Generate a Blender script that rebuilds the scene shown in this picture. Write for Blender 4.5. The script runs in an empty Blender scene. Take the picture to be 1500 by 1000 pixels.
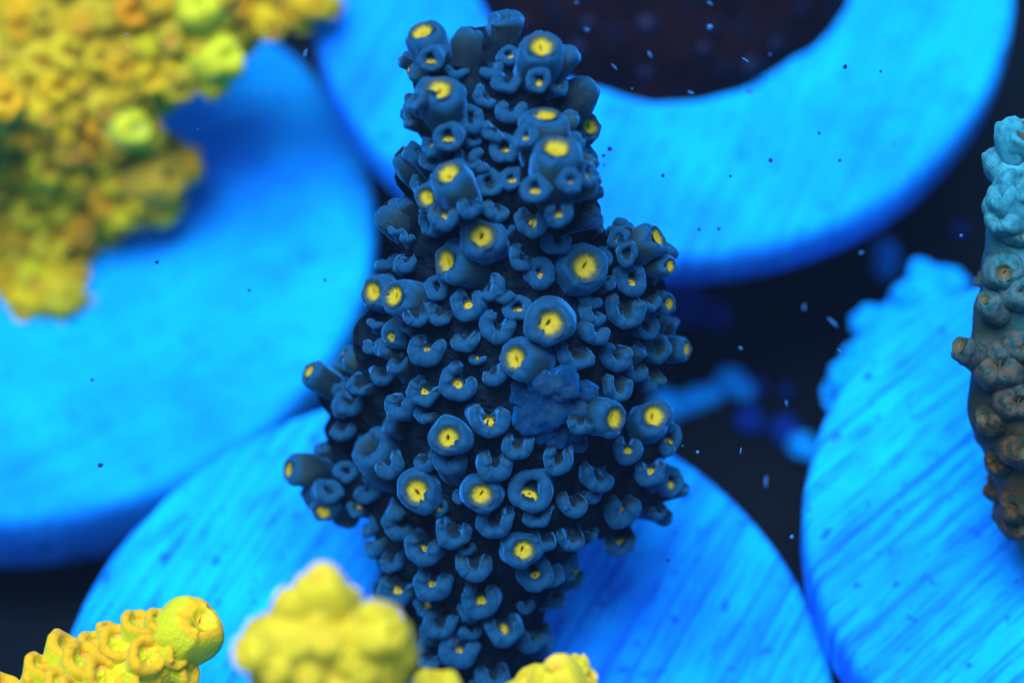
import bpy, bmesh, math, random
from mathutils import Vector, Matrix, Quaternion, noise
from mathutils.bvhtree import BVHTree
random.seed(7)
S = bpy.context.scene
COL = S.collection
PI = math.pi

# ------------------------------------------------------------------ camera (1 unit = 1 cm)
FPX = 4000.0                      # focal length in photograph pixels (1500 wide)
ELEV = math.radians(55)
Rv = Vector((1, 0, 0))
Fv = Vector((0, math.cos(ELEV), -math.sin(ELEV)))
Uv = Vector((0, math.sin(ELEV), math.cos(ELEV)))
CAM = -(Rv * -0.26 + Uv * -1.4156 + Fv * 10.4)
def P(px, py, d):
    return CAM + Rv * ((px - 750) / FPX * d) + Uv * ((500 - py) / FPX * d) + Fv * d
cd = bpy.data.cameras.new('camera'); cam = bpy.data.objects.new('camera', cd); COL.objects.link(cam)
cam.location = CAM
cam.matrix_world = Matrix((Rv, Uv, -Fv)).transposed().to_4x4()
cam.matrix_world.translation = CAM
cd.sensor_width = 36; cd.lens = 36 * FPX / 1500
cd.clip_start = 0.1; cd.clip_end = 500
cd.dof.use_dof = True; cd.dof.focus_distance = 9.48; cd.dof.aperture_fstop = 0.38
cd.dof.aperture_blades = 0
S.camera = cam
# ------------------------------------------------------------------ light: blue-rich aquarium lamp above the water
W = bpy.data.worlds.new('World'); S.world = W; W.use_nodes = True
bg = W.node_tree.nodes['Background']
bg.inputs[0].default_value = (0.02, 0.17, 0.50, 1); bg.inputs[1].default_value = 1.25
def area(name, loc, target, size, power, col):
    l = bpy.data.lights.new(name, 'AREA'); l.shape = 'DISK'; l.size = size; l.energy = power; l.color = col
    o = bpy.data.objects.new(name, l); COL.objects.link(o); o.location = loc
    o.rotation_euler = (Vector(target) - Vector(loc)).to_track_quat('-Z', 'Y').to_euler()
    return o
area('aquarium_lamp', (-3.5, -1.0, 30), (0, 0.8, 0), 20, 24000, (0.56, 0.58, 1.0))
S.view_settings.view_transform = 'Standard'; S.view_settings.look = 'None'
S.view_settings.exposure = 0; S.view_settings.gamma = 1
S.cycles.use_denoising = True
S.cycles.max_bounces = 6

# ------------------------------------------------------------------ helpers
def tag(o, label=None, cat=None, group=None, kind=None):
    for k, v in (('label', label), ('category', cat), ('group', group), ('kind', kind)):
        if v: o[k] = v
    return o
def empty(name, loc, label, cat, group=None):
    o = bpy.data.objects.new(name, None); COL.objects.link(o); o.location = loc; o.empty_display_size = 0.2
    return tag(o, label, cat, group)
def link(name, me, mat, parent=None, mw=None):
    o = bpy.data.objects.new(name, me); COL.objects.link(o)
    if mat is not None and not me.materials: me.materials.append(mat)
    if parent: o.parent = parent
    if mw is not None: o.matrix_world = mw if not parent else mw
    return o
def place(o, parent, mw, pmw):
    """give o the world matrix mw under a parent whose world matrix is pmw"""
    o.parent = parent
    o.matrix_parent_inverse = Matrix.Identity(4)
    m = pmw.inverted() @ mw
    o.matrix_basis = m
def smooth(me):
    for p in me.polygons: p.use_smooth = True
    return me
def hashf(*a):
    return (math.sin(sum((i + 1) * 12.9898 * x for i, x in enumerate(a))) * 43758.5453) % 1.0
def sstep(a, b, x):
    t = min(1, max(0, (x - a) / (b - a))); return t * t * (3 - 2 * t)

# ------------------------------------------------------------------ materials
class NT:
    def __init__(s, name):
        s.m = bpy.data.materials.new(name); s.m.use_nodes = True
        s.t = s.m.node_tree; s.n = s.t.nodes; s.b = s.n['Principled BSDF']
    def node(s, typ, **kw):
        n = s.n.new(typ)
        for k, v in kw.items():
            if k.startswith('i_'):
                key = k[2:]; key = int(key) if key.isdigit() else key
                n.inputs[key].default_value = v
            else: setattr(n, k, v)
        return n
    def l(s, a, b): s.t.links.new(a, b)
    def coord(s, scale=(1, 1, 1), rot=(0, 0, 0), out='Object'):
        c = s.node('ShaderNodeTexCoord'); m = s.node('ShaderNodeMapping')
        m.inputs['Scale'].default_value = scale; m.inputs['Rotation'].default_value = rot
        s.l(c.outputs[out], m.inputs[0])
        if rot != (0, 0, 0):
            m.inputs['Scale'].default_value = (1, 1, 1)
            m2 = s.node('ShaderNodeMapping'); m2.inputs['Scale'].default_value = scale
            s.l(m.outputs[0], m2.inputs[0]); return m2.outputs[0]
        return m.outputs[0]
    def noise(s, co, scale, detail=3, rough=0.55):
        n = s.node('ShaderNodeTexNoise'); n.inputs['Scale'].default_value = scale
        n.inputs['Detail'].default_value = detail; n.inputs['Roughness'].default_value = rough
        if co is not None: s.l(co, n.inputs['Vector'])
        return n.outputs['Fac']
    def ramp(s, fac, stops, interp='LINEAR'):
        r = s.node('ShaderNodeValToRGB'); cr = r.color_ramp; cr.interpolation = interp
        while len(cr.elements) < len(stops): cr.elements.new(0.5)
        for e, (p, c) in zip(cr.elements, stops):
            e.position = p; e.color = (*c, 1) if len(c) == 3 else c
        s.l(fac, r.inputs[0]); return r.outputs[0]
    def mix(s, fac, a, b, mode='MIX'):
        m = s.node('ShaderNodeMix', data_type='RGBA', blend_type=mode)
        for sock, v in ((m.inputs[0], fac), (m.inputs[6], a), (m.inputs[7], b)):
            if hasattr(v, 'node'): s.l(v, sock)
            else: sock.default_value = v if isinstance(v, float) else (*v, 1)
        return m.outputs[2]
    def math(s, op, a, b=0.0, c=None):
        m = s.node('ShaderNodeMath', operation=op)
        for i, v in enumerate((a, b, c)):
            if v is None: continue
            if hasattr(v, 'node'): s.l(v, m.inputs[i])
            else: m.inputs[i].default_value = v
        return m.outputs[0]
    def attr(s, name):
        return s.node('ShaderNodeAttribute', attribute_name=name).outputs['Fac']
    def rnd(s): return s.node('ShaderNodeObjectInfo').outputs['Random']
    def bump(s, h, strength=0.3, dist=0.01, prev=None):
        b = s.node('ShaderNodeBump'); b.inputs['Strength'].default_value = strength; b.inputs['Distance'].default_value = dist
        s.l(h, b.inputs['Height'])
        if prev is not None: s.l(prev, b.inputs['Normal'])
        s.l(b.outputs[0], s.b.inputs['Normal']); return b.outputs[0]
    def set(s, **kw):
        for k, v in kw.items():
            k = k.replace('_', ' ')
            if hasattr(v, 'node'): s.l(v, s.b.inputs[k])
            else: s.b.inputs[k].default_value = v
        return s.m

def plug_material(name, ang, pale, mid, deep, streak=1.0):
    """cast ceramic with parallel saw scratches, pits and faint algae film"""
    t = NT(name)
    sc = t.coord((15.0, 0.2, 1), (0, 0, ang))
    s1 = t.noise(sc, 1.6, 3, 0.5)
    sc2 = t.coord((26.0, 2.4, 1), (0, 0, ang))
    s2 = t.noise(sc2, 1.3, 3, 0.6)
    big = t.noise(t.coord(), 0.9, 4, 0.55)
    pits = t.noise(t.coord(), 14, 2, 0.5)
    base = t.ramp(big, [(0.36, mid), (0.62, pale)])
    f1 = t.ramp(s1, [(0.30, (1, 1, 1)), (0.52, (0, 0, 0))])
    f2 = t.ramp(s2, [(0.30, (1, 1, 1)), (0.50, (0, 0, 0))])
    c = t.mix(t.math('MULTIPLY', f1, 0.7 * streak), base, deep)
    c = t.mix(t.math('MULTIPLY', f2, 0.8 * streak), c, deep)
    fp = t.ramp(pits, [(0.29, (1, 1, 1)), (0.37, (0, 0, 0))])
    c = t.mix(t.math('MULTIPLY', fp, 0.7), c, tuple(x * 0.45 for x in deep))
    film = t.ramp(t.noise(t.coord(), 2.3, 5, 0.6), [(0.58, (0, 0, 0)), (0.75, (1, 1, 1))])
    c = t.mix(t.math('MULTIPLY', film, 0.35), c, deep)
    h = t.math('ADD', t.math('MULTIPLY', s1, 1.0), t.math('MULTIPLY', s2, 0.6))
    h = t.math('ADD', h, t.math('MULTIPLY', pits, 0.5))
    t.bump(h, 0.55, 0.03)
    return t.set(Base_Color=c, Roughness=0.85, Specular_IOR_Level=0.15)

def tissue(name, wall, rim, wallalt, sheen_tint, bumpd=0.006, stri=0.5, sheen=0.4, altpos=(0.45, 0.75), sub=0.0, rimpos=(0.55, 0.95), base=None, tints=None, basepos=(.05, .45)):
    """coral flesh on a corallite: attribute zone runs 0 (foot) .. 1 (lip)"""
    t = NT(name)
    z = t.attr('zone')
    n = t.noise(t.coord(), 5.0, 3)
    n2 = t.math('ADD', n, t.math('MULTIPLY', t.math('SUBTRACT', t.rnd(), 0.5), 0.5))
    w = t.mix(t.ramp(n2, [(altpos[0], (0, 0, 0)), (altpos[1], (1, 1, 1))]), wall, wallalt)
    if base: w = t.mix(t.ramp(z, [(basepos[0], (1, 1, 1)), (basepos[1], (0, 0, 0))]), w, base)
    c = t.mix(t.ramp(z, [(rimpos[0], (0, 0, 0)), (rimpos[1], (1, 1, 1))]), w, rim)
    if tints: c = t.mix(.9, c, t.ramp(t.rnd(), tints))
    fine = t.noise(t.coord(), 13, 3, 0.7)
    c = t.mix(t.math('MULTIPLY', t.ramp(fine, [(0.35, (1, 1, 1)), (0.62, (0, 0, 0))]), 0.35), c, tuple(x * 0.5 for x in wall))
    lines = t.noise(t.coord((9, 9, 1.2)), .8, 3, 0.6)
    h = t.math('ADD', t.math('MULTIPLY', fine, 0.7), t.math('MULTIPLY', lines, stri * 2))
    t.bump(h, 0.6, bumpd)
    t.set(Sheen_Weight=sheen, Sheen_Roughness=0.28, Sheen_Tint=(*sheen_tint, 1))
    if sub: t.set(Subsurface_Weight=sub, Subsurface_Radius=(0.05, 0.05, 0.02), Subsurface_Scale=1.0)
    return t.set(Base_Color=c, Roughness=0.6, Specular_IOR_Level=0.08)

def polyp_mat(name, col, col2, edge, lim=0.62, deep=None, fringe=None):
    """oral disc: bright in the middle, ragged radial edge that blends to the flesh"""
    t = NT(name)
    r = t.attr('rad')
    a = t.attr('ang')
    cx = t.node('ShaderNodeCombineXYZ'); t.l(t.math('MULTIPLY', t.math('COSINE', a), 1.5), cx.inputs[0]); t.l(t.math('MULTIPLY', t.math('SINE', a), 1.5), cx.inputs[1])
    t.l(t.math('ADD', t.math('MULTIPLY', t.rnd(), 40.0), t.math('MULTIPLY', r, .7)), cx.inputs[2])
    rag = t.noise(cx.outputs[0], 1.7, 5, 0.65)
    rr = t.math('ADD', r, t.math('MULTIPLY', t.math('SUBTRACT', rag, 0.5), 0.34))
    f = t.ramp(rr, [(lim - 0.26, (0, 0, 0)), (lim + 0.24, (1, 1, 1))])
    y = t.mix(rag, col, col2)
    if deep: y = t.mix(t.ramp(r, [(0.06, (1, 1, 1)), (0.17, (0, 0, 0))]), y, deep)
    if fringe: c = t.ramp(f, [(0, (0, 0, 0)), (1, (1, 1, 1))]); c = t.mix(t.ramp(f, [(.15, (0, 0, 0)), (.65, (1, 1, 1))]), y, fringe); c = t.mix(t.ramp(f, [(.5, (0, 0, 0)), (1, (1, 1, 1))]), c, edge)
    else: c = t.mix(f, y, edge)
    t.bump(t.noise(t.coord(), 18, 3), 0.5, 0.008)
    return t.set(Base_Color=c, Roughness=0.5, Specular_IOR_Level=0.3)

def skin_mat(name, a, b, scale=6.0, bumpd=0.02, rough=0.6, bscale=30, sheen=0.0, sub=0.0, spec=0.1):
    t = NT(name)
    n = t.noise(t.coord(), scale, 4, 0.6)
    c = t.mix(t.ramp(n, [(0.35, (0, 0, 0)), (0.68, (1, 1, 1))]), a, b)
    t.bump(t.math('ADD', t.noise(t.coord(), bscale, 3), t.noise(t.coord(), bscale * 0.3, 3)), 0.7, bumpd)
    if sub: t.set(Subsurface_Weight=sub, Subsurface_Radius=(0.05, 0.05, 0.02), Subsurface_Scale=1.0)
    return t.set(Base_Color=c, Roughness=rough, Sheen_Weight=sheen, Sheen_Tint=(0, .4, 1, 1), Specular_IOR_Level=spec)

# ------------------------------------------------------------------ corallite meshes (radius 1 at the lip, axis +Z, lip top at z=0, gap towards +Y)
def corallite_mesh(name, kind, seed, seg=60):
    rnd = random.Random(seed)
    ph = [rnd.uniform(0, 6.28) for _ in range(6)]
    if kind == 'tube':
        prof = [(.80, -2.7, 0), (1.0, -2.0, .1), (1.04, -1.4, .25), (1.01, -.95, .42), (1.0, -.66, .56), (1.0, -.44, .70), (.97, -.27, .85),
                (.90, -.125, .98), (.80, -.035, 1), (.69, 0, .97), (.59, -.025, .85), (.50, -.10, .7), (.40, -.20, .55), (.28, -.32, .4), (.12, -.5, .3), (0, -.7, .2)]
    elif kind == 'knob':
        prof = [(.85, -2.5, 0), (1.05, -1.8, .1), (1.06, -1.35, .25), (1.02, -1.0, .42), (.99, -.74, .56), (.92, -.5, .70), (.81, -.28, .85),
                (.67, -.12, .95), (.54, -.03, 1), (.42, 0, .97), (.35, -.02, .85), (.29, -.07, .7), (.22, -.14, .55), (.15, -.22, .4), (.07, -.3, .3), (0, -.33, .2)]
    else:
        t = rnd.uniform(.27, .37) if kind != 'bowl' else .25
        prof = [(1.2, -2.6, 0), (1.05, -1.7, .08), (.97, -1.1, .18), (.975, -.7, .35)]
        for dg in (-12, 14, 40, 66, 92, 118, 145, 172, 196):
            prof.append((1 - t + t * math.cos(rad(dg)), -t + t * math.sin(rad(dg)), 1 if 10 < dg < 175 else .6))
        prof += [(.30, -.72, .25), (.16, -.80, .15), (0, -.82, .15)] if kind != 'bowl' else [(.5, -.42, .25), (.25, -.5, .15), (0, -.52, .15)]
    rimi = 8
    half = math.radians({'tube': 400, 'knob': 400, 'U': rnd.uniform(94, 132), 'V': rnd.uniform(70, 100), 'cup': 400, 'bowl': 400}[kind])
    droop = {'tube': 0.10, 'knob': .15, 'U': 0.12, 'V': 0.15, 'cup': 0.62, 'bowl': .62}[kind]
    verts, zone = [], []
    n = len(prof)
    for i, (r, z, zn) in enumerate(prof[:-1]):
        for k in range(seg):
            th = 2 * PI * k / seg
            dth = abs((th - 1.5 * PI + PI) % (2 * PI) - PI)      # 0 at the lower lip (-Y)
            w = 1 - sstep(half - 0.30, half + 0.28, dth)
            wob = 1 + .05 * math.sin(2 * th + ph[0]) + .03 * math.sin(3 * th + ph[1]) + .018 * math.sin(5 * th + ph[2])
            zz = z
            rr = r * wob
            top = sstep(-2.0, -0.1, z) if i <= rimi else 1
            if kind in ('U', 'V'):
                u = min(1.0, max(0.0, (dth - half + .34) / .60)); sc = math.sqrt(max(0.0, 1 - u * u))
                w = sc
                rc, zc = 1 - t, -t - .12 * u
                if 4 <= i <= 12:
                    rr = (rc + (r - rc) * max(sc, .02)) * wob; zz = zc + (z - zc) * sc - (1.3 * sstep(half + .24, half + .5, dth))
                elif i < 4:
                    rr = (rc + (r - rc) * (.25 + .75 * sc)) * wob; zz = z - .9 * (1 - sc)
                else:
                    zz = z - 1.0 * (1 - sc) * min(1, r / .3)
                # the lip leans outwards and is fattest at the bottom of the U
                fat = 0.06 * math.cos(dth) * top
                rr = rr * (1 + fat)
            zz += droop * (math.cos(dth) - 1) * 0.5 * (1 if i > 3 else 0.5)
            zz += (0.035 * math.sin(3 * th + ph[3]) + .16 * noise.noise(Vector((math.cos(th) * 1.9, math.sin(th) * 1.9, seed * 1.7)))) * top
            q = Vector((rr * math.cos(th), rr * math.sin(th), zz))
            q += Vector((noise.noise(q * 1.3 + Vector((seed, 0, 0))), noise.noise(q * 1.3 + Vector((0, seed, 9))), .7 * noise.noise(q * 1.3 + Vector((5, 0, seed))))) * (.15 if kind != 'bowl' else .05)
            verts.append(q)
            zone.append(zn * (w if kind in ('U', 'V') else 1))
    verts.append((0, 0, prof[-1][1])); zone.append(prof[-1][2])
    faces = []
    for i in range(n - 2):
        for k in range(seg):
            a, b = i * seg + k, i * seg + (k + 1) % seg
            faces.append((a, b, b + seg, a + seg))
    c = len(verts) - 1
    for k in range(seg):
        faces.append(((n - 2) * seg + k, (n - 2) * seg + (k + 1) % seg, c))
    me = bpy.data.meshes.new(name); me.from_pydata(verts, [], faces)
    at = me.attributes.new('zone', 'FLOAT', 'POINT'); at.data.foreach_set('value', zone)
    return smooth(me)

def polyp_mesh(name, kind, seed, seg=36):
    rnd = random.Random(seed); ph = [rnd.uniform(0, 6.28) for _ in range(6)]
    slit = rnd.uniform(0.25, 0.6); ox, oy = rnd.uniform(-.07, .07), rnd.uniform(-.05, .09)
    rings = [.66, .60, .54, .48, .42, .36, .30, .24, .18, .13, .08, .04] if kind in ('tube', 'knob') else [.50, .43, .36, .29, .22, .14, .06]
    k0 = .62 if kind == 'knob' else 1
    verts, rd, ang = [], [], []
    R0 = rings[0]
    for i, r in enumerate(rings):
        q = r / R0
        for k in range(seg):
            th = 2 * PI * k / seg
            if kind in ('tube', 'knob'):
                n = noise.noise(Vector((math.cos(th) * 2.2, math.sin(th) * 2.2, q * 2 + seed)))
                z = 0.014 - 0.20 * sstep(1.0, 0.40, q) + 0.04 * n * sstep(1, .7, q) * sstep(.1, .4, q) - 0.45 * sstep(0.26 + .06 * n, 0.02, q)
                f = sstep(0.8, 0.15, q)
                x, y = r * math.cos(th) * (1 - (1 - slit) * f) + ox * f, r * math.sin(th) * (1 + .15 * f) + oy * f
                x *= k0; y *= k0
                z = z * (.8 if kind == 'knob' else 1)
            else:
                n = noise.noise(Vector((math.cos(th) * 2.5, math.sin(th) * 2.5, q * 2 + seed)))
                if kind == 'bowl':
                    z = -0.16 - 0.30 * sstep(1, .45, q) + .10 * n * sstep(1, .5, q) + .1 * sstep(.5, 0, q)
                    z += .45 * (math.sin(th) - 1) * -.0
                    x, y = r * 1.62 * math.cos(th), r * 1.62 * math.sin(th)
                    z += .31 * (-math.sin(th) * q * .6 - 1) * .95 - .02
                else:
                    z = -0.34 - 0.30 * sstep(1, .35, q) + .05 * n - .22 * (math.sin(th) * q + .3)
                    x, y = r * math.cos(th) * (1.0 + .25 * math.sin(seed)), r * math.sin(th) * .66 - 0.22
            verts.append((x, y, z)); rd.append(q); ang.append(th)
    verts.append((verts[-1][0] * 0 + (ox * k0 if kind in ('tube', 'knob') else 0), (oy * k0 if kind in ('tube', 'knob') else (0 if kind == 'bowl' else -.18)), verts[-1][2] - (0.05 if kind != 'bowl' else 0))); rd.append(0); ang.append(0)
    faces = []
    for i in range(len(rings) - 1):
        for k in range(seg):
            a, b = i * seg + k, i * seg + (k + 1) % seg
            faces.append((a, b, b + seg, a + seg))
    c = len(verts) - 1
    for k in range(seg): faces.append(((len(rings) - 1) * seg + k, (len(rings) - 1) * seg + (k + 1) % seg, c))
    me = bpy.data.meshes.new(name); me.from_pydata(verts, [], faces)
    for nm, v in (('rad', rd), ('ang', ang)):
        at = me.attributes.new(nm, 'FLOAT', 'POINT'); at.data.foreach_set('value', v)
    return smooth(me)

class Lib:
    """meshes of one coral's corallites, in its own materials"""
    def __init__(s, name, flesh, polyp, nvar=9, knob_polyp=None):
        s.c = {k: [corallite_mesh(f'{name}_{k}_corallite', k, i * 7 + len(k)) for i in range(nvar)] for k in ('tube', 'knob', 'U', 'V', 'cup', 'bowl')}
        s.p = {k: [polyp_mesh(f'{name}_{k}_polyp', k, i * 5 + 2) for i in range(nvar)] for k in ('tube', 'knob', 'cup', 'bowl')}
        for L in s.c.values():
            for m in L: m.materials.append(flesh)
        for k, L in s.p.items():
            for m in L: m.materials.append(knob_polyp if knob_polyp and k == 'knob' else polyp)
        s.i = 0
    def add(s, root, rmw, base, axis, updir, radius, height, kind, polyp, sq=1.0, pscale=1.0):
        z = axis.normalized()
        y = (updir - z * updir.dot(z))
        if y.length < 1e-4: y = Vector((0, 0, 1)).cross(z)
        y.normalize(); x = y.cross(z)
        m = Matrix((x, y, z)).transposed().to_4x4()
        m.translation = base + z * height
        mw = m @ Matrix.Diagonal((radius, radius * sq, radius, 1))
        s.i += 1
        L = s.c[kind]
        o = bpy.data.objects.new('corallite', L[s.i % len(L)]); COL.objects.link(o); place(o, root, mw, rmw)
        if polyp:
            L = s.p[kind if kind in s.p else 'cup']
            p = bpy.data.objects.new('polyp', L[(s.i * 3) % len(L)]); COL.objects.link(p)
            p.parent = o
            p.rotation_euler = (0, 0, 0 if kind not in ('tube', 'knob') else (hashf(s.i, 3) - .5) * 1.6)
            p.scale = (pscale, pscale, 1)
        return o

# ------------------------------------------------------------------ branch cores
def core_mesh(name, chains, voxel, disp=0.02, dscale=6.0, smooth_it=4):
    """chains of (point, radius) fused into one skin"""
    bm = bmesh.new()
    for ch in chains:
        pts = []
        for (a, ra), (b, rb) in zip(ch, ch[1:]):
            n = max(2, int((b - a).length / (min(ra, rb) * 0.35)) + 1)
            for i in range(n): pts.append((a.lerp(b, i / n), ra + (rb - ra) * i / n))
        pts.append(ch[-1])
        for p, r in pts:
            bmesh.ops.create_icosphere(bm, subdivisions=2, radius=r, matrix=Matrix.Translation(p))
    me = bpy.data.meshes.new(name + '_raw'); bm.to_mesh(me); bm.free()
    o = bpy.data.objects.new(name + '_raw', me); COL.objects.link(o)
    md = o.modifiers.new('r', 'REMESH'); md.mode = 'VOXEL'; md.voxel_size = voxel
    ms = o.modifiers.new('s', 'SMOOTH'); ms.iterations = smooth_it; ms.factor = 0.5
    dg = bpy.context.evaluated_depsgraph_get()
    out = bpy.data.meshes.new_from_object(o.evaluated_get(dg)); out.name = name
    bpy.data.objects.remove(o); bpy.data.meshes.remove(me)
    out.materials.clear()
    nr = [v.normal.copy() for v in out.vertices]
    for v, n in zip(out.vertices, nr):
        c = v.co
        v.co = c + n * disp * (noise.noise(c * dscale) + 0.5 * noise.noise(c * dscale * 2.3))
    return smooth(out)
def bvh_of(me):
    return BVHTree.FromPolygons([v.co for v in me.vertices], [p.vertices for p in me.polygons])
def hit(bvh, px, py):
    d = P(px, py, 1.0) - CAM
    r = bvh.ray_cast(CAM, d.normalized())
    if r[0] is not None: return r[0], r[1]
    best = None
    for k in range(120):
        q = P(px, py, 7.5 + k * 0.05)
        nn = bvh.find_nearest(q)
        if best is None or nn[3] < best[0]: best = (nn[3], nn[0], nn[1])
    return best[1], best[2]
def nd(px, py, d, rpx): return (P(px, py, d), rpx / FPX * d)
def imgdir(ax, ay, az=None):
    if az is None: az = math.sqrt(max(0.0, 1 - ax * ax - ay * ay))
    return (Rv * ax - Uv * ay - Fv * az).normalized()

# ------------------------------------------------------------------ setting: tank floor
t = NT('dark_tank_floor')
c = t.mix(t.ramp(t.noise(t.coord(), 0.5, 4), [(0.35, (0, 0, 0)), (0.7, (1, 1, 1))]), (0.002, 0.006, 0.007), (0.007, 0.012, 0.010))
t.bump(t.noise(t.coord(), 3, 4), 0.5, 0.1); t.set(Base_Color=c, Roughness=0.8, Specular_IOR_Level=0.03)
FLOOR = -1.7
bm = bmesh.new()
bmesh.ops.create_grid(bm, x_segments=60, y_segments=60, size=30)
for v in bm.verts: v.co.z = FLOOR + 0.12 * noise.noise(v.co * 0.5)
me = bpy.data.meshes.new('tank_floor'); bm.to_mesh(me); bm.free()
fl = link('tank_floor', smooth(me), t.m); fl.location = (0, 3, 0); tag(fl, 'dark bare tank floor', 'floor', kind='structure')

# ------------------------------------------------------------------ ceramic frag plugs
def plug(label, centre, radius, thick, tilt, mat, seed, group='ceramic frag plugs'):
    root = empty('frag_plug', centre, label, 'frag plug', group)
    root.rotation_euler = tilt
    bm = bmesh.new(); seg = 128
    prof = [(.0, 0, 1), (.3, 0, 1), (.6, 0, 1), (.85, 0, 1), (.97, 0, 1), (.985, -.006, 0), (1.0, -.03, 0), (1.004, -.10, 0), (1.0, -thick + .04, 0), (.985, -thick, 0), (.6, -thick, 0), (.0, -thick, 0)]
    rings = []
    for (f, z, tp) in prof:
        if f == 0: rings.append([bm.verts.new((0, 0, z))]); continue
        rg = []
        for k in range(seg):
            th = 2 * PI * k / seg
            chip = max(0, noise.noise(Vector((math.cos(th) * 7, math.sin(th) * 7, seed * 3))) - .35) * .05 * (1 if .96 < f < 1.003 and z > -.05 else 0)
            w = 1 - chip + 0.006 * noise.noise(Vector((math.cos(th) * 2, math.sin(th) * 2, seed))) + 0.003 * noise.noise(Vector((math.cos(th) * 14, math.sin(th) * 14, seed + z * 3)))
            rg.append(bm.verts.new((radius * f * w * math.cos(th), radius * f * w * math.sin(th), z)))
        rings.append(rg)
    for a, b in zip(rings, rings[1:]):
        for k in range(seg):
            k2 = (k + 1) % seg
            if len(a) == 1: bm.faces.new((a[0], b[k], b[k2]))
            elif len(b) == 1: bm.faces.new((a[k], b[0], a[k2]))
            else: bm.faces.new((a[k], b[k], b[k2], a[k2]))
    me = bpy.data.meshes.new('disc'); bm.normal_update(); bm.to_mesh(me); bm.free(); smooth(me)
    link('disc', me, mat, root)
    bm = bmesh.new()
    H = centre.z - FLOOR + 0.1
    bmesh.ops.create_cone(bm, segments=32, radius1=0.26, radius2=0.32, depth=H, cap_ends=True)
    for v in bm.verts: v.co.z -= H / 2 + thick * 0.8
    bmesh.ops.bevel(bm, geom=[e for e in bm.edges if e.calc_face_angle(0) > 1], offset=0.03, segments=2, affect='EDGES')
    me = bpy.data.meshes.new('stem'); bm.to_mesh(me); bm.free()
    st = link('stem', smooth(me), mat, root)
    st.rotation_euler = Quaternion(root.rotation_euler.to_quaternion()).inverted().to_euler()
    return root
pale, mid, deep = (0.0, 0.54, 0.95), (0.0, 0.28, 0.91), (0.0, 0.10, 0.60)
PA, PB, PC, PD = P(36, 330, 12.8), Vector((0, 0, 0)), P(966, -45, 12.6), P(1642, 760, 10.4)
rad = math.radians
plug('pale ceramic plug under the large yellow and orange coral', PA, 1.637, 0.44, (rad(-2), rad(1), 0), plug_material('plug_ceramic_smooth', rad(57.0), pale, mid, deep, 0.42), 1)
plug('striated ceramic plug that carries the dark blue coral', PB, 1.5, 0.34, (rad(0), rad(0), 0), plug_material('plug_ceramic_scratched', rad(28.9), pale, mid, deep, 1.0), 2)
plug('ceramic plug carrying a rounded black coral mass', PC, 1.62, 0.28, (rad(1), rad(-2), 0), plug_material('plug_ceramic_banded', rad(23.5), pale, mid, deep, 0.5), 3)
plug('scratched ceramic plug under the brown and teal coral', PD, 1.2, 0.33, (rad(2), rad(-3), 0), plug_material('plug_ceramic_pitted', rad(48.4), pale, mid, deep, 1.0), 4)

# ------------------------------------------------------------------ the dark blue coral
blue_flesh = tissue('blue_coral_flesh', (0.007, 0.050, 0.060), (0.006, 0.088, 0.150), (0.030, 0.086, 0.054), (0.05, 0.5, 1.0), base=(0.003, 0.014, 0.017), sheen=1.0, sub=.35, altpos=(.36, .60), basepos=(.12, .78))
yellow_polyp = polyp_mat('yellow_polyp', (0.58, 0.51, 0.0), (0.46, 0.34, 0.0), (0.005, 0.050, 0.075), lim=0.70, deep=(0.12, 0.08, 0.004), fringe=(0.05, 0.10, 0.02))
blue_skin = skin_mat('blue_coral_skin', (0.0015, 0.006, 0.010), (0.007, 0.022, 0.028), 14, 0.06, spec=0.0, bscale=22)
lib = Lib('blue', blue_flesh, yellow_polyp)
def sd(y): return 10.35 - (1010 - y) / 950 * 1.08           # depth of the leaning spine
def sn(x, y, r, dd=0): return nd(x, y, sd(y) + dd, r)
chains = [
    [sn(690, 1045, 120), sn(692, 1000, 88), sn(695, 910, 92), sn(712, 800, 125), sn(740, 680, 172), sn(752, 560, 185), sn(745, 450, 172), sn(738, 340, 138), sn(735, 240, 118), sn(730, 150, 98), sn(722, 95, 62)],
    [sn(680, 170, 70), sn(640, 90, 34)], [sn(680, 130, 60), sn(685, 75, 26)],
    [sn(760, 160, 70), sn(790, 105, 34, -.1)], [sn(790, 170, 60), sn(845, 145, 26)],
    [sn(790, 260, 70), sn(798, 205, 42, -.25)], [sn(790, 300, 70, -.1), sn(812, 262, 50, -.40)],
    [sn(690, 200, 60, -.1), sn(648, 175, 44, -.2)], [sn(700, 320, 70), sn(668, 285, 34, -.3)],
    [sn(650, 260, 60), sn(600, 250, 26)], [sn(640, 350, 60), sn(585, 330, 28, .1)],
    [sn(600, 600, 70, .1), sn(520, 585, 46, .2), sn(485, 565, 28, .25)],
    [sn(560, 640, 40, .2), sn(500, 630, 30, .25)],
    [sn(610, 700, 70, .1), sn(520, 705, 44, .2), sn(455, 690, 27, .2)], [sn(510, 705, 40, .2), sn(480, 735, 24, .15)],
    [sn(880, 420, 80), sn(925, 380, 34, -.05)], [sn(880, 450, 80, .1), sn(950, 430, 34, .1)],
    [sn(890, 520, 70, .1), sn(955, 515, 36, .15), sn(985, 515, 22, .15)],
    [sn(850, 640, 90), sn(930, 645, 50, -.05), sn(965, 650, 28)], [sn(850, 690, 80), sn(925, 715, 45), sn(970, 710, 26)],
    [sn(830, 720, 80), sn(900, 745, 38, -.02)], [sn(760, 830, 60), sn(800, 830, 30)],
    [sn(600, 730, 62, .05), sn(612, 800, 66, .02), sn(640, 880, 58, 0)], [sn(560, 500, 50, .1), sn(600, 620, 70, .1)], [sn(590, 420, 44, .12), sn(590, 520, 60, .1)],
    [sn(780, 590, 50, -.30), sn(800, 592, 26, -.46)],
]
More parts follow.
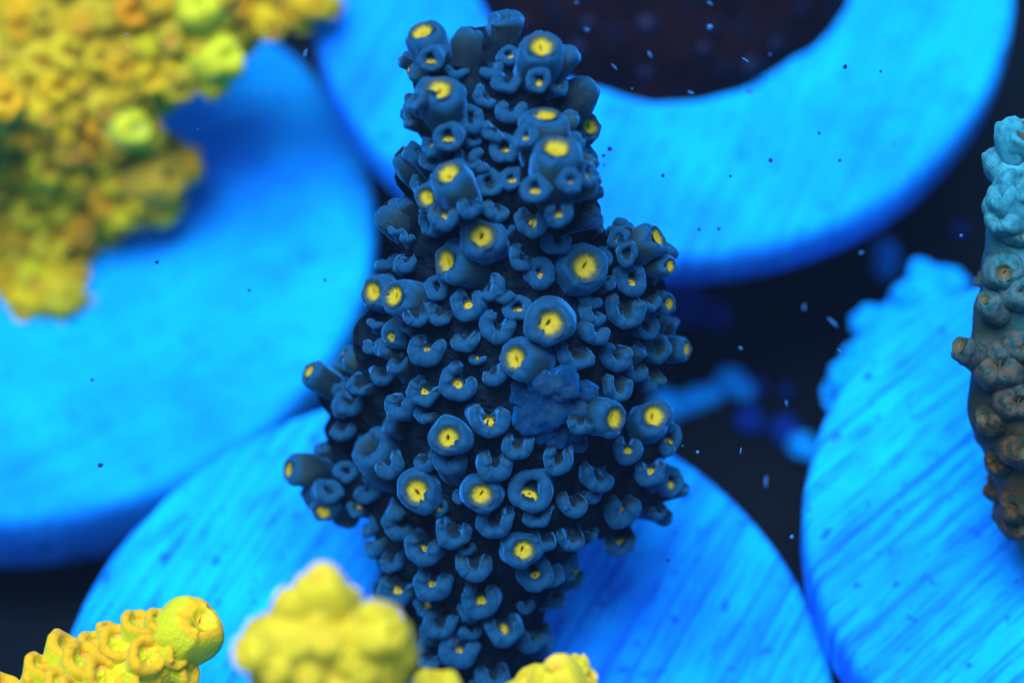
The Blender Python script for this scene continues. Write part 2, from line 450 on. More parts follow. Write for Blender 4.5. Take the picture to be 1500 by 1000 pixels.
core = core_mesh('blue_branch', chains, 0.026, 0.02, 7)
bv = bvh_of(core)
broot = empty('dark_blue_coral', Vector((0.1, 0.08, 0.0)), 'dark blue branching coral with yellow polyp mouths on a striated plug', 'coral')
RM = Matrix.Translation(broot.location)
br = bpy.data.objects.new('branch', core); COL.objects.link(br); core.materials.append(blue_skin); place(br, broot, Matrix.Identity(4), RM)
TUBES = [  # mouth px, py, lip width px, axis x, axis y(down), length px, polyp, (axis towards camera)
    (619, 49, 66, -.35, -.68, 52, 1), (793, 72, 68, .10, -.5, 52, 1), (644, 133, 72, -.1, -.58, 42, 1), (798, 168, 70, 0, -.88, 36, 1), (815, 217, 74, .05, -.72, 38, 1),
    (871, 186, 50, .5, -.25, 36, 1), (657, 255, 64, -.3, -.6, 46, 1), (625, 291, 50, -.5, .1, 30, 1), (706, 347, 68, -.05, -.18, 50, 1), (653, 384, 64, -.72, -.05, 44, 1),
    (856, 391, 74, .22, -.1, 50, 1), (963, 348, 58, .82, -.38, 62, 1), (805, 474, 70, .02, .08, 60, 1), (547, 428, 52, -.5, -.05, 34, 1), (578, 434, 62, -.62, -.25, 62, 1),
    (754, 524, 62, -.48, -.08, 56, 1), (899, 611, 62, .68, .05, 78, 1), (957, 608, 64, .3, -.32, 40, 1), (658, 639, 62, -.1, .02, 46, 1), (981, 390, 36, .75, 0, 34, 1),
    (980, 445, 38, .75, .05, 26, 1), (1006, 511, 40, .88, 0, 26, 1), (962, 509, 44, .25, 0, 24, 0), (541, 650, 72, -.55, -.5, 60, 0), (612, 717, 64, -.15, .02, 46, 1),
    (705, 722, 60, 0, .05, 42, 1), (767, 803, 58, .2, .05, 40, 1), (423, 686, 50, -.88, -.12, 40, 1), (475, 748, 42, -.1, .45, 26, 1), (453, 543, 46, -.75, -.5, 42, 1),
]
TUBES2 = [(866, 118, 52, .62, -.75, -.1, 34), (690, 42, 48, .2, -.95, -.25, 36), (585, 222, 50, -.7, -.65, .15, 24), (562, 303, 52, -.75, -.6, .1, 26), (600, 103, 32, -.85, -.2, .3, 20)]
LIPS = [  # px, py, width, opening direction (deg, 90 = image up), kind, polyp
    (630, 93, 36, 90, 'cup', 1), (667, 99, 40, 80, 'U', 0), (747, 82, 34, 120, 'cup', 1), (744, 117, 46, 70, 'U', 0), (790, 124, 36, 90, 'cup', 1), (822, 124, 34, 70, 'cup', 1), (718, 95, 40, 110, 'V', 0),
    (713, 139, 40, 40, 'V', 0), (749, 162, 46, 85, 'U', 0), (654, 207, 42, 90, 'cup', 1), (628, 212, 38, 110, 'cup', 1), (691, 178, 44, 70, 'cup', 0), (604, 146, 30, 140, 'cup', 1), (727, 190, 44, 50, 'V', 0),
    (764, 200, 38, 90, 'cup', 1), (739, 222, 42, 100, 'cup', 1), (868, 232, 36, 50, 'cup', 1), (746, 263, 40, 110, 'cup', 1), (778, 280, 42, 90, 'cup', 1), (839, 268, 38, 80, 'cup', 1),
    (866, 257, 38, 60, 'cup', 1), (868, 310, 40, 70, 'cup', 1), (819, 319, 42, 90, 'U', 1), (775, 327, 47, 90, 'U', 1), (732, 304, 46, 60, 'V', 0), (686, 231, 44, 60, 'V', 0), (707, 236, 40, 20, 'V', 0),
    (718, 272, 40, 100, 'cup', 0), (645, 319, 46, 90, 'U', 1), (694, 303, 38, 80, 'V', 0), (819, 352, 48, 80, 'V', 0), (684, 443, 50, 90, 'U', 1), (716, 420, 44, 150, 'V', 0), (757, 453, 42, 100, 'cup', 1),
    (793, 401, 44, 110, 'cup', 1), (741, 427, 38, 40, 'V', 0), (730, 477, 50, 70, 'U', 0), (766, 379, 40, 40, 'V', 0), (928, 413, 48, 75, 'cup', 1), (919, 377, 34, 80, 'cup', 0), (903, 347, 32, 90, 'cup', 1),
    (918, 455, 58, 80, 'U', 0), (878, 455, 46, 60, 'V', 0), (574, 494, 44, 130, 'knob', 1), (622, 511, 54, 75, 'U', 1), (676, 494, 46, 100, 'V', 0), (639, 458, 44, 60, 'V', 0), (636, 422, 36, 90, 'cup', 0),
    (619, 574, 50, 60, 'U', 1), (673, 561, 58, 50, 'U', 1), (718, 612, 58, 85, 'U', 1), (721, 541, 44, 120, 'V', 0), (845, 514, 62, 70, 'V', 0), (878, 484, 48, 70, 'V', 0), (907, 520, 50, 75, 'U', 0),
    (935, 540, 44, 60, 'U', 0), (581, 591, 52, 80, 'U', 0), (986, 647, 42, 70, 'cup', 1), (921, 656, 46, 85, 'U', 1), (910, 566, 46, 80, 'U', 0), (511, 585, 46, 80, 'U', 0), (524, 560, 36, 40, 'V', 0),
    (726, 683, 52, 85, 'U', 0), (775, 722, 60, 70, 'cup', 1), (844, 738, 46, 75, 'U', 0), (916, 748, 52, 80, 'U', 1), (955, 688, 46, 90, 'U', 1), (989, 706, 42, 60, 'cup', 1), (882, 690, 58, 60, 'V', 0),
    (724, 763, 55, 85, 'U', 0), (662, 776, 54, 80, 'U', 0), (583, 770, 50, 20, 'U', 0), (615, 803, 56, 70, 'U', 1), (694, 828, 52, 90, 'U', 0), (630, 855, 58, 75, 'U', 1), (577, 865, 56, 60, 'U', 1),
    (705, 878, 57, 85, 'U', 1), (784, 843, 54, 110, 'cup', 1), (645, 909, 50, 80, 'U', 0), (739, 916, 56, 95, 'U', 1), (671, 950, 56, 70, 'U', 1), (534, 714, 44, 150, 'U', 0), (522, 773, 42, 150, 'V', 0),
    (541, 797, 40, 100, 'V', 0), (571, 820, 40, 100, 'V', 0), (801, 790, 44, 70, 'V', 0), (839, 786, 46, 70, 'V', 0), (758, 652, 48, 90, 'U', 0), (616, 670, 42, 120, 'V', 0), (605, 940, 44, 100, 'V', 0),
    (622, 962, 44, 90, 'V', 0), (724, 988, 48, 90, 'U', 0), (786, 935, 42, 70, 'V', 0), (788, 752, 44, 80, 'V', 0), (820, 675, 46, 80, 'U', 0), (680, 1010, 48, 90, 'U', 0), (500, 625, 44, 100, 'V', 0),
    (560, 545, 44, 100, 'V', 0), (570, 680, 44, 120, 'V', 0), (560, 370, 44, 110, 'V', 0), (590, 380, 40, 100, 'V', 0), (960, 560, 44, 80, 'V', 0), (850, 850, 40, 80, 'V', 0), (850, 620, 44, 80, 'V', 0),
    (487, 715, 40, 120, 'cup', 0), (505, 690, 34, 60, 'cup', 0), (500, 600, 34, 90, 'cup', 1), (950, 480, 44, 80, 'cup', 0), (870, 430, 40, 70, 'V', 0), (610, 465, 38, 100, 'V', 0),
]
bases = []
def scale_at(p): return (p - CAM).dot(Fv) / FPX
def put(l, root, rm, bvh, px, py, w, axis, ax, ay, Lpx, kind, pol, opening=90, sq=1.0):
    b, n = hit(bvh, px - ax * Lpx, py - ay * Lpx)
    s = scale_at(b)
    up = Rv * math.cos(rad(opening)) + Uv * math.sin(rad(opening))
    l.add(root, rm, b, axis, up, w * s / 2, Lpx * s, kind, pol, sq)
    bases.append((b + axis * (Lpx * s), w * s / 2))
for (px, py, w, ax, ay, L, pol) in TUBES:
    put(lib, broot, RM, bv, px, py, w, imgdir(ax, ay), ax, ay, L, 'tube', pol, 90 + (hashf(px, py) - .5) * 60, 1 + (hashf(py, px) - .5) * .16)
for (px, py, w, ax, ay, az, L) in TUBES2:
    put(lib, broot, RM, bv, px, py, w * 1.1, imgdir(ax, ay, az), ax, ay, L, 'knob', 1)
bpy.context.view_layer.update()
vv, ff = [v.co.copy() for v in core.vertices], [tuple(p.vertices) for p in core.polygons]
for o in [o for o in broot.children if o.name.startswith('corallite')]:
    k = len(vv); mwo = RM @ o.matrix_basis
    vv += [mwo @ v.co for v in o.data.vertices]; ff += [tuple(i + k for i in p.vertices) for p in o.data.polygons]
bv = BVHTree.FromPolygons(vv, ff)
for (px, py, w, op, kind, pol) in LIPS:
    b, n = hit(bv, px, py + 8)
    jit = Vector((hashf(px, 1) - .5, hashf(py, 2) - .5, hashf(px, py, 3) - .5)) * 0.35
    axis = (n * 0.55 - Fv * 0.75 - Uv * 0.10 + jit * .6).normalized()
    ax, ay = axis.dot(Rv), -axis.dot(Uv)
    put(lib, broot, RM, bv, px, py, w, axis, ax, ay, w * 0.62, kind, pol, op, 0.92 + hashf(px, py, 5) * .2)
# the hidden flanks and the gaps carry corallites too
def fill(l, root, rm, me, bvh, n, wr, spacing, kinds, lean, hfac=0.7, polp=0.3, bcount=3000, test=None, rs=11):
    rr = random.Random(rs); polys = me.polygons; ar = [p.area for p in polys]
    cand = rr.choices(range(len(polys)), ar, k=bcount); done = 0
    for ci in cand:
        if done >= n: break
        c = polys[ci].center.copy(); nn = polys[ci].normal.copy()
        if test and not test(c, nn): continue
        r = rr.uniform(*wr)
        axis = (nn + lean * rr.uniform(.3, .8) + Vector((rr.uniform(-.25, .25) for _ in range(3)))).normalized()
        top = c + axis * r * 2 * hfac
        if any((top - q).length < (r + qr) * spacing for q, qr in bases): continue
        l.add(root, rm, c, axis, lean, r, r * 2 * hfac, rr.choice(kinds), rr.random() < polp, rr.uniform(.88, 1.1))
        bases.append((top, r)); done += 1
    return done
spine = (P(722, 95, 9.3) - P(690, 1010, 10.35)).normalized()
front = lambda c, n: n.dot(-Fv) > -.15
nf = fill(lib, broot, RM, core, bv, 95, (.030, .070), 0.80, ['U', 'V', 'cup', 'V', 'knob'], spine, 0.5, 0.22, 9000, test=front)
nb = fill(lib, broot, RM, core, bv, 55, (.05, .072), 1.1, ['U', 'V', 'cup'], spine, 0.5, 0.2, 3000, rs=12)
print('blue fill', nf, nb)

# healing patch of lumpy tissue where a branchlet broke off
lump_mat = skin_mat('scar_flesh', (0.001, 0.030, 0.085), (0.010, 0.052, 0.062), 9, 0.03, 0.4, 22, 0.6, spec=.04)
bm = bmesh.new()
for (x, y, r, dd) in [(800, 590, 40, -.5), (775, 610, 26, -.52), (825, 560, 26, -.55), (845, 600, 24, -.5), (790, 628, 22, -.5), (815, 638, 20, -.48), (770, 575, 24, -.5), (835, 630, 20, -.45), (800, 560, 24, -.55), (855, 575, 20, -.48), (760, 600, 20, -.42), (845, 645, 15, -.42)]:
    p, r2 = sn(x, y, r, dd + .03)
    bmesh.ops.create_icosphere(bm, subdivisions=4, radius=r2, matrix=Matrix.Translation(p))
for v in bm.verts:
    v.co += v.normal * (0.018 * noise.noise(v.co * 22) + 0.012 * noise.noise(v.co * 45))
me = bpy.data.meshes.new('scar_tissue'); bm.to_mesh(me); bm.free(); smooth(me); me.materials.append(lump_mat)
o = bpy.data.objects.new('scar_tissue', me); COL.objects.link(o); place(o, broot, Matrix.Identity(4), RM)
tag(o, 'lumpy blue healing tissue')

# ------------------------------------------------------------------ generic coral
def coral(name, label, chains, voxel, flesh, polyp, skin, basept, disp=0.03, dscale=6, knob_polyp=None):
    me = core_mesh(name + '_branch', chains, voxel, disp, dscale)
    root = empty(name, basept, label, 'coral'); rm = Matrix.Translation(basept)
    o = bpy.data.objects.new('branch', me); COL.objects.link(o); me.materials.append(skin); place(o, root, Matrix.Identity(4), rm)
    return root, rm, me, bvh_of(me), Lib(name, flesh, polyp, 4, knob_polyp)

def inpx(c, x0, y0, x1, y1):
    v = c - CAM; d = v.dot(Fv); x, y = 750 + v.dot(Rv) / d * FPX, 500 - v.dot(Uv) / d * FPX
    return x0 < x < x1 and y0 < y < y1
# large yellow, olive and orange coral on the back plug
yflesh = tissue('golden_coral_flesh', (0.55, 0.30, 0.010), (0.72, 0.50, 0.015), (0.22, 0.22, 0.02), (0.9, 0.7, 0.1), sheen=0.2, altpos=(.4, .6), bumpd=0.012, sub=.15, base=(0.4, 0.3, 0.02), tints=[(.0, (.55, .48, .02)), (.15, (.80, .70, .02)), (.32, (.95, .78, .008)), (.50, (.95, .42, .006)), (.66, (.80, .84, .01)), (.82, (.95, .58, .006)), (1, (.42, .36, .02))])
ypol = polyp_mat('orange_polyp', (0.76, 0.28, 0.01), (0.7, 0.4, 0.01), (0.6, 0.36, 0.02), lim=0.8)
yskin = skin_mat('olive_coral_skin', (0.42, 0.36, 0.012), (0.66, 0.50, 0.012), 4, 0.05)
bases = []
def ng(x, y, d, r): return nd(x, y, d + 1.05, r)
ch = [
    [ng(40, 260, 11.75, 150), ng(60, 130, 11.3, 130), ng(150, 20, 11.2, 120), ng(180, -120, 11.2, 120)],
    [ng(60, 120, 11.3, 110), ng(200, 70, 11.1, 70), ng(300, 85, 10.85, 42)],
    [ng(100, 40, 11.2, 110), ng(280, 10, 11.3, 60), ng(420, -10, 11.25, 46), ng(455, -5, 11.25, 34)],
    [ng(180, 0, 11.1, 70), ng(290, 5, 10.7, 38)],
    [ng(50, 230, 11.5, 110), ng(150, 250, 11.55, 72), ng(225, 265, 11.5, 48)],
    [ng(-30, 300, 11.6, 110), ng(30, 370, 11.55, 60), ng(85, 430, 11.5, 40)],
    [ng(110, 150, 11.4, 80), ng(185, 180, 11.2, 42)],
    [ng(-70, 150, 10.9, 60), ng(-20, 152, 10.3, 34)],
]
root, rm, me, bvh, lb = coral('golden_branching_coral', 'large blurred yellow and orange coral with olive branches', ch, 0.06, yflesh, ypol, yskin, PA + Vector((-0.1, 0.4, 0)))
bv_ = bvh
tip_flesh = tissue('lime_tip_flesh', (0.66, 0.74, 0.02), (0.80, 0.86, 0.02), (0.55, 0.74, 0.10), (0.7, 1, 0.2), sheen=.2, sub=.2)
tipl = Lib('lime_tip', tip_flesh, ypol, 2)
for (px, py, w, ax, ay, L) in [(342, 84, 74, .6, -.05, 44), (298, 8, 66, .2, -.2, 40), (470, 12, 50, .8, .2, 34), (208, 192, 68, .55, .2, 40), (262, 262, 92, .75, .05, 44), (26, 152, 78, .7, .1, 50), (112, 438, 66, .7, .3, 40), (75, 445, 48, .1, .5, 34), (278, 118, 32, .4, .5, 26)]:
    put(tipl if px in (342, 298, 208, 28) else lb, root, rm, bvh, px, py, w, imgdir(ax, ay), ax, ay, L, 'knob', px == 28)
fill(lb, root, rm, me, bvh, 270, (.05, .092), 0.80, ['knob', 'cup', 'knob', 'U'], Vector((.5, -.3, .4)), 0.6, 0.6, 12000, test=lambda c, n: n.dot(-Fv) > -0.1 and inpx(c, -40, -60, 520, 490), rs=3)

# coral with orange cups, front left
fflesh = tissue('lime_coral_flesh', (0.80, 0.82, 0.004), (0.92, 0.52, 0.010), (0.70, 0.76, 0.02), (0.9, 0.8, 0.3), sheen=0.25, stri=.9, rimpos=(.82, 1.0), sub=.25, bumpd=.008)
fpol = polyp_mat('amber_polyp', (0.86, 0.74, 0.01), (0.88, 0.56, 0.01), (0.90, 0.34, 0.02), lim=0.45)
fskin = skin_mat('lime_coral_skin', (0.62, 0.55, 0.006), (0.78, 0.68, 0.006), 6, 0.03, sub=.2)
FRONT = Vector((-0.45, -3.2, -0.35))
bases = []
ch = [[(FRONT + Vector((-.7, .6, -.05)), .34), nd(40, 1160, 9.5, 130), nd(120, 1055, 9.45, 105), nd(200, 985, 9.42, 66), nd(270, 935, 9.4, 42)],
      [nd(0, 1100, 9.45, 90), nd(20, 1035, 9.4, 40)]]
root, rm, me, bvh, lb = coral('orange_cupped_coral', 'lime yellow coral branch with orange cups against the dark floor', ch, 0.035, fflesh, fpol, fskin, FRONT + Vector((-.7, .6, 0)), knob_polyp=polyp_mat('tip_polyp', (0.90, 0.72, 0.01), (0.90, 0.45, 0.01), (0.80, 0.70, 0.006), lim=.6))
put(lb, root, rm, bvh, 302, 903, 92, imgdir(.52, -.42), .52, -.42, 40, 'knob', 1)
for (px, py, w, op) in [(14, 990, 52, 30), (68, 962, 50, 20), (64, 988, 44, 10), (95, 990, 46, 10), (108, 932, 62, 20), (130, 953, 58, 10), (132, 909, 44, 30), (168, 911, 46, 40), (176, 930, 52, 20), (206, 899, 46, 30), (238, 901, 38, 10), (222, 951, 52, 5), (160, 980, 56, 20), (267, 958, 36, 20), (288, 985, 40, 30), (225, 1000, 50, 20), (120, 1010, 56, 15), (30, 1020, 56, 20)]:
    b, n = hit(bvh, px, py + 6)
    axis = (n * .55 - Fv * .45 + Uv * .25 + Rv * .35).normalized()
    put(lb, root, rm, bvh, px, py, w * 1.22, axis, axis.dot(Rv), -axis.dot(Uv), w * .5, 'bowl', 1, op)
fill(lb, root, rm, me, bvh, 70, (.05, .07), 0.72, ['bowl'], Vector((.5, .3, .5)), 0.5, 1, 2000, rs=5)

# blurred yellow coral with three tips, close to the lens
mflesh = tissue('butter_coral_flesh', (0.74, 0.62, 0.02), (0.80, 0.68, 0.02), (0.66, 0.60, 0.06), (0.9, 0.9, 0.3), sheen=0.2, sub=.25)
mpol = polyp_mat('gold_polyp', (0.84, 0.42, 0.015), (0.80, 0.50, 0.02), (0.74, 0.62, 0.02), lim=0.5)
mskin = skin_mat('butter_coral_skin', (0.64, 0.52, 0.015), (0.76, 0.62, 0.02), 4, 0.03, sub=.2)
bases = []
FB = FRONT + Vector((.5, .1, -.05))
def nm(x, y, d, r): return nd(x, y, d + .35, r)
ch = [[(FB, .42), nm(520, 1250, 7.9, 150), nm(480, 1060, 7.75, 120), nm(470, 960, 7.7, 92), nm(470, 890, 7.65, 50)],
      [nm(470, 1000, 7.7, 90), nm(385, 955, 7.6, 48)], [nm(490, 990, 7.7, 90), nm(560, 925, 7.65, 48)],
      [nm(520, 1250, 7.9, 140), nm(640, 1080, 8.2, 60), nm(640, 1020, 8.2, 34)],
      [nm(540, 1260, 7.95, 140), nm(780, 1090, 8.6, 80), nm(820, 1010, 8.6, 46)]]
root, rm, me, bvh, lb = coral('yellow_finger_coral', 'blurred plain yellow coral with knobbly tips before the dark blue coral', ch, 0.04, mflesh, mpol, mskin, FB, .06, 7)
for (px, py, w, ax, ay, L) in [(470, 838, 84, -.05, -.7, 40), (412, 868, 50, -.6, -.6, 30), (352, 950, 66, -.7, -.2, 36), (432, 940, 46, -.1, -.4, 30), (480, 935, 50, 0, -.4, 34), (584, 925, 66, .75, -.2, 40), (560, 885, 44, .5, -.6, 30), (515, 965, 46, .2, .1, 34), (450, 990, 44, -.1, 0, 30), (400, 985, 50, -.3, .2, 30), (540, 985, 50, .5, .2, 30),
                                (640, 985, 74, 0, -.75, 40), (815, 968, 86, -.1, -.8, 46), (868, 985, 46, .7, -.5, 36), (780, 995, 44, -.6, -.4, 30)]:
    put(lb, root, rm, bvh, px, py, w, imgdir(ax, ay), ax, ay, L, 'knob', hashf(px) > .45)
fill(lb, root, rm, me, bvh, 70, (.04, .06), 0.98, ['knob'], Vector((0, .3, .6)), 0.4, 0.3, 2500, rs=6)
plug('ceramic plug below the two yellow foreground corals', FRONT + Vector((0, .3, 0)), 1.5, 0.3, (0, 0, 0), bpy.data.materials['plug_ceramic_scratched'], 6)

# brown and teal coral on the right-hand plug
def ridged(name, top, low, brown):
    t = NT(name)
    g = t.node('ShaderNodeNewGeometry'); s = t.node('ShaderNodeSeparateXYZ'); t.l(g.outputs['Position'], s.inputs[0])
    n = t.noise(t.coord(), 2.2, 3)
    h = t.math('ADD', s.outputs[2], t.math('MULTIPLY', t.math('SUBTRACT', n, .5), 1.2))
    mr = t.node('ShaderNodeMapRange'); mr.inputs[1].default_value = 1.25; mr.inputs[2].default_value = 2.05; t.l(h, mr.inputs[0])
    c = t.ramp(mr.outputs[0], [(0.0, low), (0.45, (0.020, 0.17, 0.145)), (1.0, top)])
    c = t.mix(t.math('MULTIPLY', t.ramp(t.noise(t.coord(), 2.2, 4), [(0.44, (0, 0, 0)), (0.62, (1, 1, 1))]), t.ramp(mr.outputs[0], [(.5, (.8, .8, .8)), (.95, (.1, .1, .1))])), c, brown)
    rid = t.noise(t.coord((6, 6, 1.0)), 2.5, 3, .6)
    t.bump(t.math('ADD', rid, t.noise(t.coord(), 16, 4, .65)), 0.6, 0.02)
    return t.set(Base_Color=c, Roughness=0.55, Specular_IOR_Level=0.12)
rflesh = ridged('teal_brown_flesh', (0.04, 0.46, 0.44), (0.025, 0.045, 0.018), (0.17, 0.08, 0.012))
rpol = polyp_mat('rust_polyp', (0.20, 0.10, 0.02), (0.14, 0.12, 0.02), (0.05, 0.09, 0.03), lim=0.5, deep=(0.02, 0.015, 0.01))
bases = []
ch = [[nd(1620, 870, 10.3, 110), nd(1572, 780, 10.1, 80), nd(1535, 700, 9.95, 82), nd(1500, 580, 9.8, 88), nd(1500, 450, 9.7, 72), nd(1502, 330, 9.6, 58), nd(1495, 240, 9.55, 42)],
      [nd(1500, 330, 9.6, 36), nd(1465, 300, 9.5, 26)], [nd(1500, 560, 9.75, 60), nd(1425, 522, 9.65, 30)], [nd(1500, 450, 9.7, 50), nd(1456, 436, 9.6, 30)]]
root, rm, me, bvh, lb = coral('teal_brown_coral', 'knobbly brown and olive coral with pale teal top', ch, 0.03, rflesh, rpol, rflesh, PD + Vector((-.25, -.2, 0)), 0.03, 5)
for (px, py, w, ax, ay, L, k, pol) in [(1476, 178, 50, -.15, -.9, 46, 'tube', 0), (1500, 195, 44, .1, -.4, 40, 'tube', 1), (1458, 282, 52, -.6, -.6, 36, 'tube', 0), (1492, 268, 54, .05, -.3, 34, 'tube', 1), (1458, 322, 54, -.5, .1, 36, 'knob', 1),
        (1466, 400, 56, -.2, .1, 34, 'knob', 1), (1438, 438, 46, -.6, -.4, 34, 'knob', 1), (1402, 506, 40, -.75, -.4, 40, 'tube', 1), (1460, 535, 62, -.2, -.1, 34, 'knob', 1), (1497, 430, 50, .1, .1, 34, 'knob', 1), (1500, 510, 54, .1, .1, 30, 'knob', 1),
        (1436, 612, 50, -.7, -.1, 34, 'knob', 1), (1490, 590, 54, 0, .1, 30, 'knob', 1), (1498, 660, 56, .1, .1, 30, 'knob', 1), (1452, 680, 46, -.6, .2, 30, 'knob', 0), (1478, 745, 50, -.5, .2, 34, 'knob', 0), (1500, 770, 50, .1, .2, 30, 'knob', 1), (1495, 340, 46, .1, .1, 34, 'knob', 1)]:
    put(lb, root, rm, bvh, px, py, w * (.9 + .35 * hashf(py, px)), imgdir(ax, ay), ax, ay, L * .75 if py > 230 else L, k, pol and hashf(px, py) > .35)
fill(lb, root, rm, me, bvh, 34, (.05, .10), 1.1, ['knob', 'knob', 'cup'], Vector((0, .3, .6)), 0.2, 0.4, 2000, rs=8)

# black coral mass on the far plug
dskin = skin_mat('black_coral_skin', (0.004, 0.002, 0.003), (0.013, 0.006, 0.007), 3, 0.04, spec=.02)
dflesh = tissue('black_coral_flesh', (0.004, 0.003, 0.005), (0.004, 0.006, 0.016), (0.007, 0.004, 0.004), (0.0, 0.2, 0.6), sheen=.05)
dpol = polyp_mat('navy_polyp', (0.012, 0.03, 0.10), (0.01, 0.02, 0.06), (0.008, 0.007, 0.012))
bases = []
UPZ = Vector((0, 0, 1))
def cp(x, y, z, r): return (PC + Vector((x * 1.3 + .02, y * 1.25 - .16, z * 1.1)), r * 1.32)
ch = [[cp(.0, .13, -.22, .66), cp(.02, .22, -.1, .62)], [cp(-.2, .12, -.15, .5), cp(-.15, .2, 0, .45)], [cp(.22, .12, -.15, .5), cp(.18, .2, 0, .45)]]
root, rm, me, bvh, lb = coral('black_mound_coral', 'rounded black coral mass on a plug, out of focus', ch, 0.05, dflesh, dpol, dskin, PC, 0.025, 4)
fill(lb, root, rm, me, bvh, 90, (.05, .08), 1.0, ['knob'], UPZ, 0.15, 0.5, 3000, test=lambda c, n: c.z > PC.z + .12, rs=9)

# blue lobed coral behind the right-hand plug
lskin = skin_mat('sky_blue_coral_skin', (0.0, 0.38, 0.93), (0.0, 0.52, 0.96), 3, 0.05)
lflesh = tissue('sky_blue_flesh', (0.0, 0.36, 0.93), (0.0, 0.5, 0.95), (0.0, 0.42, 0.94), (0.2, 0.6, 1), sheen=.1)
bases = []
LB = Vector((P(1420, 640, 12.2).x, P(1400, 700, 12.6).y, FLOOR))
ch = [[(LB, .25), (P(1410, 700, 12.5), .25), nd(1380, 560, 12.2, 70), nd(1325, 500, 12.0, 54), nd(1362, 432, 12.0, 46), nd(1392, 405, 12, 22)],
      [nd(1370, 580, 12.2, 60), nd(1278, 545, 11.9, 42), nd(1245, 560, 11.8, 30)], [nd(1400, 560, 12.2, 60), nd(1440, 470, 12.2, 36)], [nd(1330, 540, 12.1, 40), nd(1292, 508, 11.9, 26)]]
root, rm, me, bvh, lb = coral('sky_blue_coral', 'out of focus sky blue lobed coral behind a plug', ch, 0.05, lflesh, rpol, lskin, LB, 0.05, 4)
fill(lb, root, rm, me, bvh, 60, (.05, .09), 0.95, ['knob'], UPZ, 0.35, 0.0, 2500, test=lambda c, n: c.z > -1.6, rs=10)

# ------------------------------------------------------------------ rubble on the floor
rub_mats = [skin_mat('blue_rubble_%d' % i, a, b, 3, 0.05) for i, (a, b) in enumerate([((0.0, 0.40, 0.95), (0.0, 0.52, 0.97)), ((0.0, 0.03, 0.2), (0.0, 0.05, 0.3))])]
def rubble(pieces, mi, label, group=None):
    bm = bmesh.new(); pts = []
    for (px, py, rpx) in pieces:
        # stand the piece on the floor plane
        d0 = P(px, py, 1.0) - CAM; k = (FLOOR + .05 - CAM.z) / d0.z
        p = CAM + d0 * k; r = rpx / FPX * (p - CAM).dot(Fv)
        pts.append((p + Vector((0, 0, r * .5)), r))
    for p, r in pts:
        bmesh.ops.create_icosphere(bm, subdivisions=3, radius=r, matrix=Matrix.Translation(p))
    c = sum((p for p, r in pts), Vector()) / len(pts); c.z = FLOOR + .05
    for v in bm.verts:
        q = v.co * 3
        v.co += v.normal * pts[0][1] * 0.6 * noise.noise(q * 1.6)
        v.co -= c
    me = bpy.data.meshes.new('rubble_fragment'); bm.to_mesh(me); bm.free(); smooth(me)
    o = link('rubble_fragment', me, rub_mats[mi]); o.location = c
    tag(o, label, 'rubble', group)
rubble([(1070, 568, 26), (1045, 582, 19), (1018, 586, 16), (1088, 576, 16), (1060, 556, 12), (1000, 592, 10)], 0, 'long bright blue rubble piece lying on the dark floor')
rubble([(975, 600, 26), (990, 595, 18)], 0, 'bright blue rubble piece touching the edge of the dark blue coral')
rubble([(1176, 658, 17), (1190, 666, 13), (1166, 654, 9)], 0, 'bright blue rubble piece beside the scratched plug')
rubble([(1296, 378, 17), (1293, 398, 17)], 0, 'upright oval blue rubble piece below the rim of a plug')
for (x, y, r) in [(1045, 468, 22), (1098, 622, 22), (1146, 632, 18), (1000, 450, 34), (1330, 460, 24), (1110, 570, 14), (1150, 575, 12), (1405, 340, 12), (1270, 545, 14)]:
    rubble([(x, y, r)], 1, 'small dim blue rubble speck blurred on the dark floor', 'dim rubble on the floor')

# ------------------------------------------------------------------ specks drifting in the water
white = skin_mat('pale_speck', (0.03, 0.22, 0.5), (0.10, 0.40, 0.7), 8, 0.01)
dark = skin_mat('dark_speck', (0.01, 0.05, 0.16), (0.02, 0.08, 0.2), 8, 0.01)
def speck_mesh(name, mat, seed, long):
    bm = bmesh.new(); bmesh.ops.create_icosphere(bm, subdivisions=2, radius=1)
    for v in bm.verts:
        v.co *= 1 + .35 * noise.noise(v.co * 1.3 + Vector((seed, 0, 0))); v.co.x *= long
    me = bpy.data.meshes.new(name); bm.to_mesh(me); bm.free(); smooth(me); me.materials.append(mat); return me
lm = [speck_mesh('flake_mesh', white, i, (2.0, 3.0, 4.5)[i]) for i in range(3)]; rm_ = [speck_mesh('grain_mesh', white, i, 1.1) for i in range(2)]; dm = [speck_mesh('dark_grain_mesh', dark, i, 1.2) for i in range(2)]
def speck(me, name, px, py, size, ang, d, label, group):
    o = bpy.data.objects.new(name, me); COL.objects.link(o)
    s = size / FPX * d; m = Matrix((Rv, Uv, -Fv)).transposed().to_4x4()
    m = m @ Matrix.Rotation(rad(ang), 4, 'Z') @ Matrix.Rotation(.4, 4, 'Y'); m.translation = P(px, py, d)
    o.matrix_world = m @ Matrix.Scale(s, 4); tag(o, label, 'speck', group)
rs = random.Random(4)
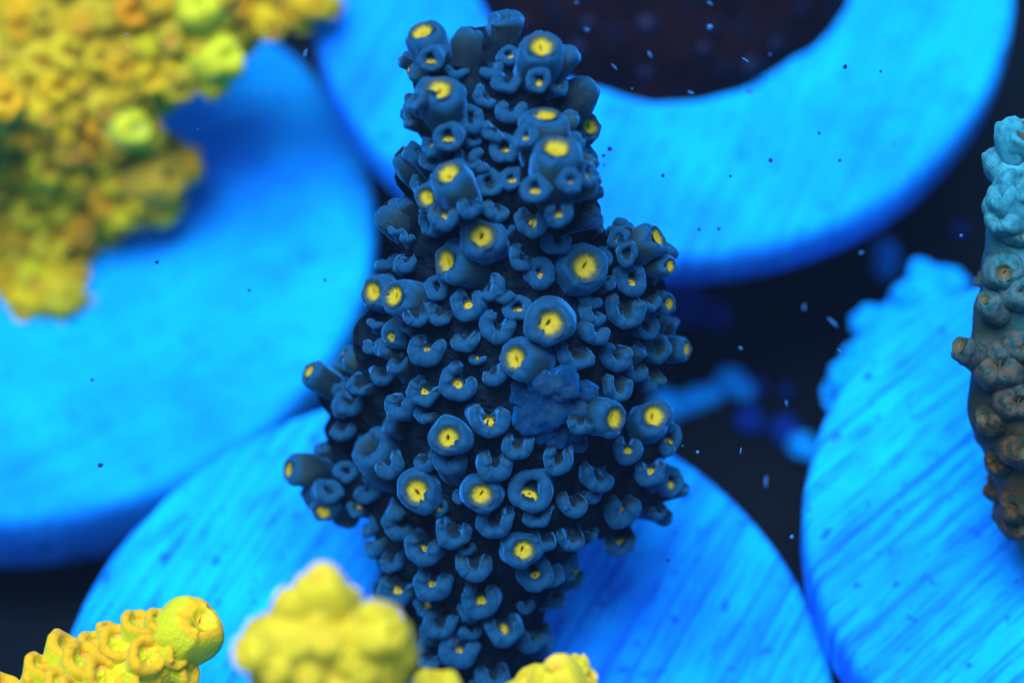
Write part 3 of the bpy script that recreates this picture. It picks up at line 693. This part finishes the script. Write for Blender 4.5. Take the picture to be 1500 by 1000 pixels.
for i, (px, py, s, a) in enumerate([(860, 44, 5, -20), (952, 80, 4, -60), (1092, 88, 4, -30), (1098, 135, 4, 5), (1012, 136, 3, -20), (900, 98, 2.5, -45), (845, 4, 4, 25), (1178, 450, 4, 85), (1220, 472, 3.5, -40), (1085, 510, 3, -40), (1152, 590, 3.5, -80), (1122, 705, 3, 85), (1262, 370, 3, 20), (1040, 5, 3, -30), (447, 78, 3, 70), (375, 135, 2.5, 60), (1222, 645, 3, 80), (1232, 515, 3, -40), (985, 600, 2.5, 10), (1310, 210, 2.5, 45), (1085, 660, 2, 80)]):
    speck(lm[i % 3], 'drifting_flake', px, py, s * rs.uniform(.35, .75), a, rs.uniform(8.7, 10.6), 'tiny pale flake drifting in the water', 'pale specks adrift in the water')
for i, (px, py, s) in enumerate([(1022, 662, 4), (1000, 653, 2.5), (395, 138, 3), (290, 190, 2.5), (1160, 786, 6), (1408, 345, 4), (448, 80, 2.5), (1040, 40, 7), (186, 52, 2), (1128, 80, 3), (926, 130, 2.5)]):
    speck(rm_[i % 2], 'drifting_grain', px, py, s * rs.uniform(.4, .8), 0, rs.uniform(8.7, 10.6), 'tiny round pale grain drifting in the water', 'pale grains adrift in the water')
for i, (px, py, s) in enumerate([(893, 218, 4.5), (884, 228, 3), (971, 257, 3.5), (1238, 98, 4), (1129, 235, 4), (147, 681, 4.5), (365, 425, 3), (135, 556, 3), (230, 384, 3.5), (1024, 336, 3), (1053, 335, 3.5), (918, 798, 3), (978, 820, 3.5), (1290, 105, 2.5), (885, 242, 2.5), (476, 410, 2.5), (1230, 235, 3), (1070, 258, 2.5), (1200, 195, 3)]):
    speck(dm[i % 2], 'dark_grain', px, py, s * .75, rs.uniform(0, 180), rs.uniform(9.2, 9.9), 'tiny dark grain drifting before the pale plugs', 'dark grains adrift in the water')
bpy.context.view_layer.update()

# ------------------------------------------------------------------ the water's faint haze: one closed box round camera and scene
bm = bmesh.new(); bmesh.ops.create_cube(bm, size=1)
z0, z1 = FLOOR - 1.2, CAM.z + 0.6
for v in bm.verts: v.co = Vector((v.co.x * 70, v.co.y * 70 + 3, z0 if v.co.z < 0 else z1))
me = bpy.data.meshes.new('haze'); bm.to_mesh(me); bm.free()
hm = bpy.data.materials.new('faint_water_haze'); hm.use_nodes = True; hn = hm.node_tree; hn.nodes.clear()
ho = hn.nodes.new('ShaderNodeOutputMaterial'); hv = hn.nodes.new('ShaderNodeVolumePrincipled')
hv.inputs['Color'].default_value = (0.35, 0.62, 0.85, 1); hv.inputs['Density'].default_value = 0.0022; hv.inputs['Anisotropy'].default_value = 0.2
hn.links.new(hv.outputs[0], ho.inputs['Volume'])
hz = link('haze', me, hm); tag(hz, 'faint blue haze of the aquarium water', 'haze', kind='stuff')
bpy.context.view_layer.update()
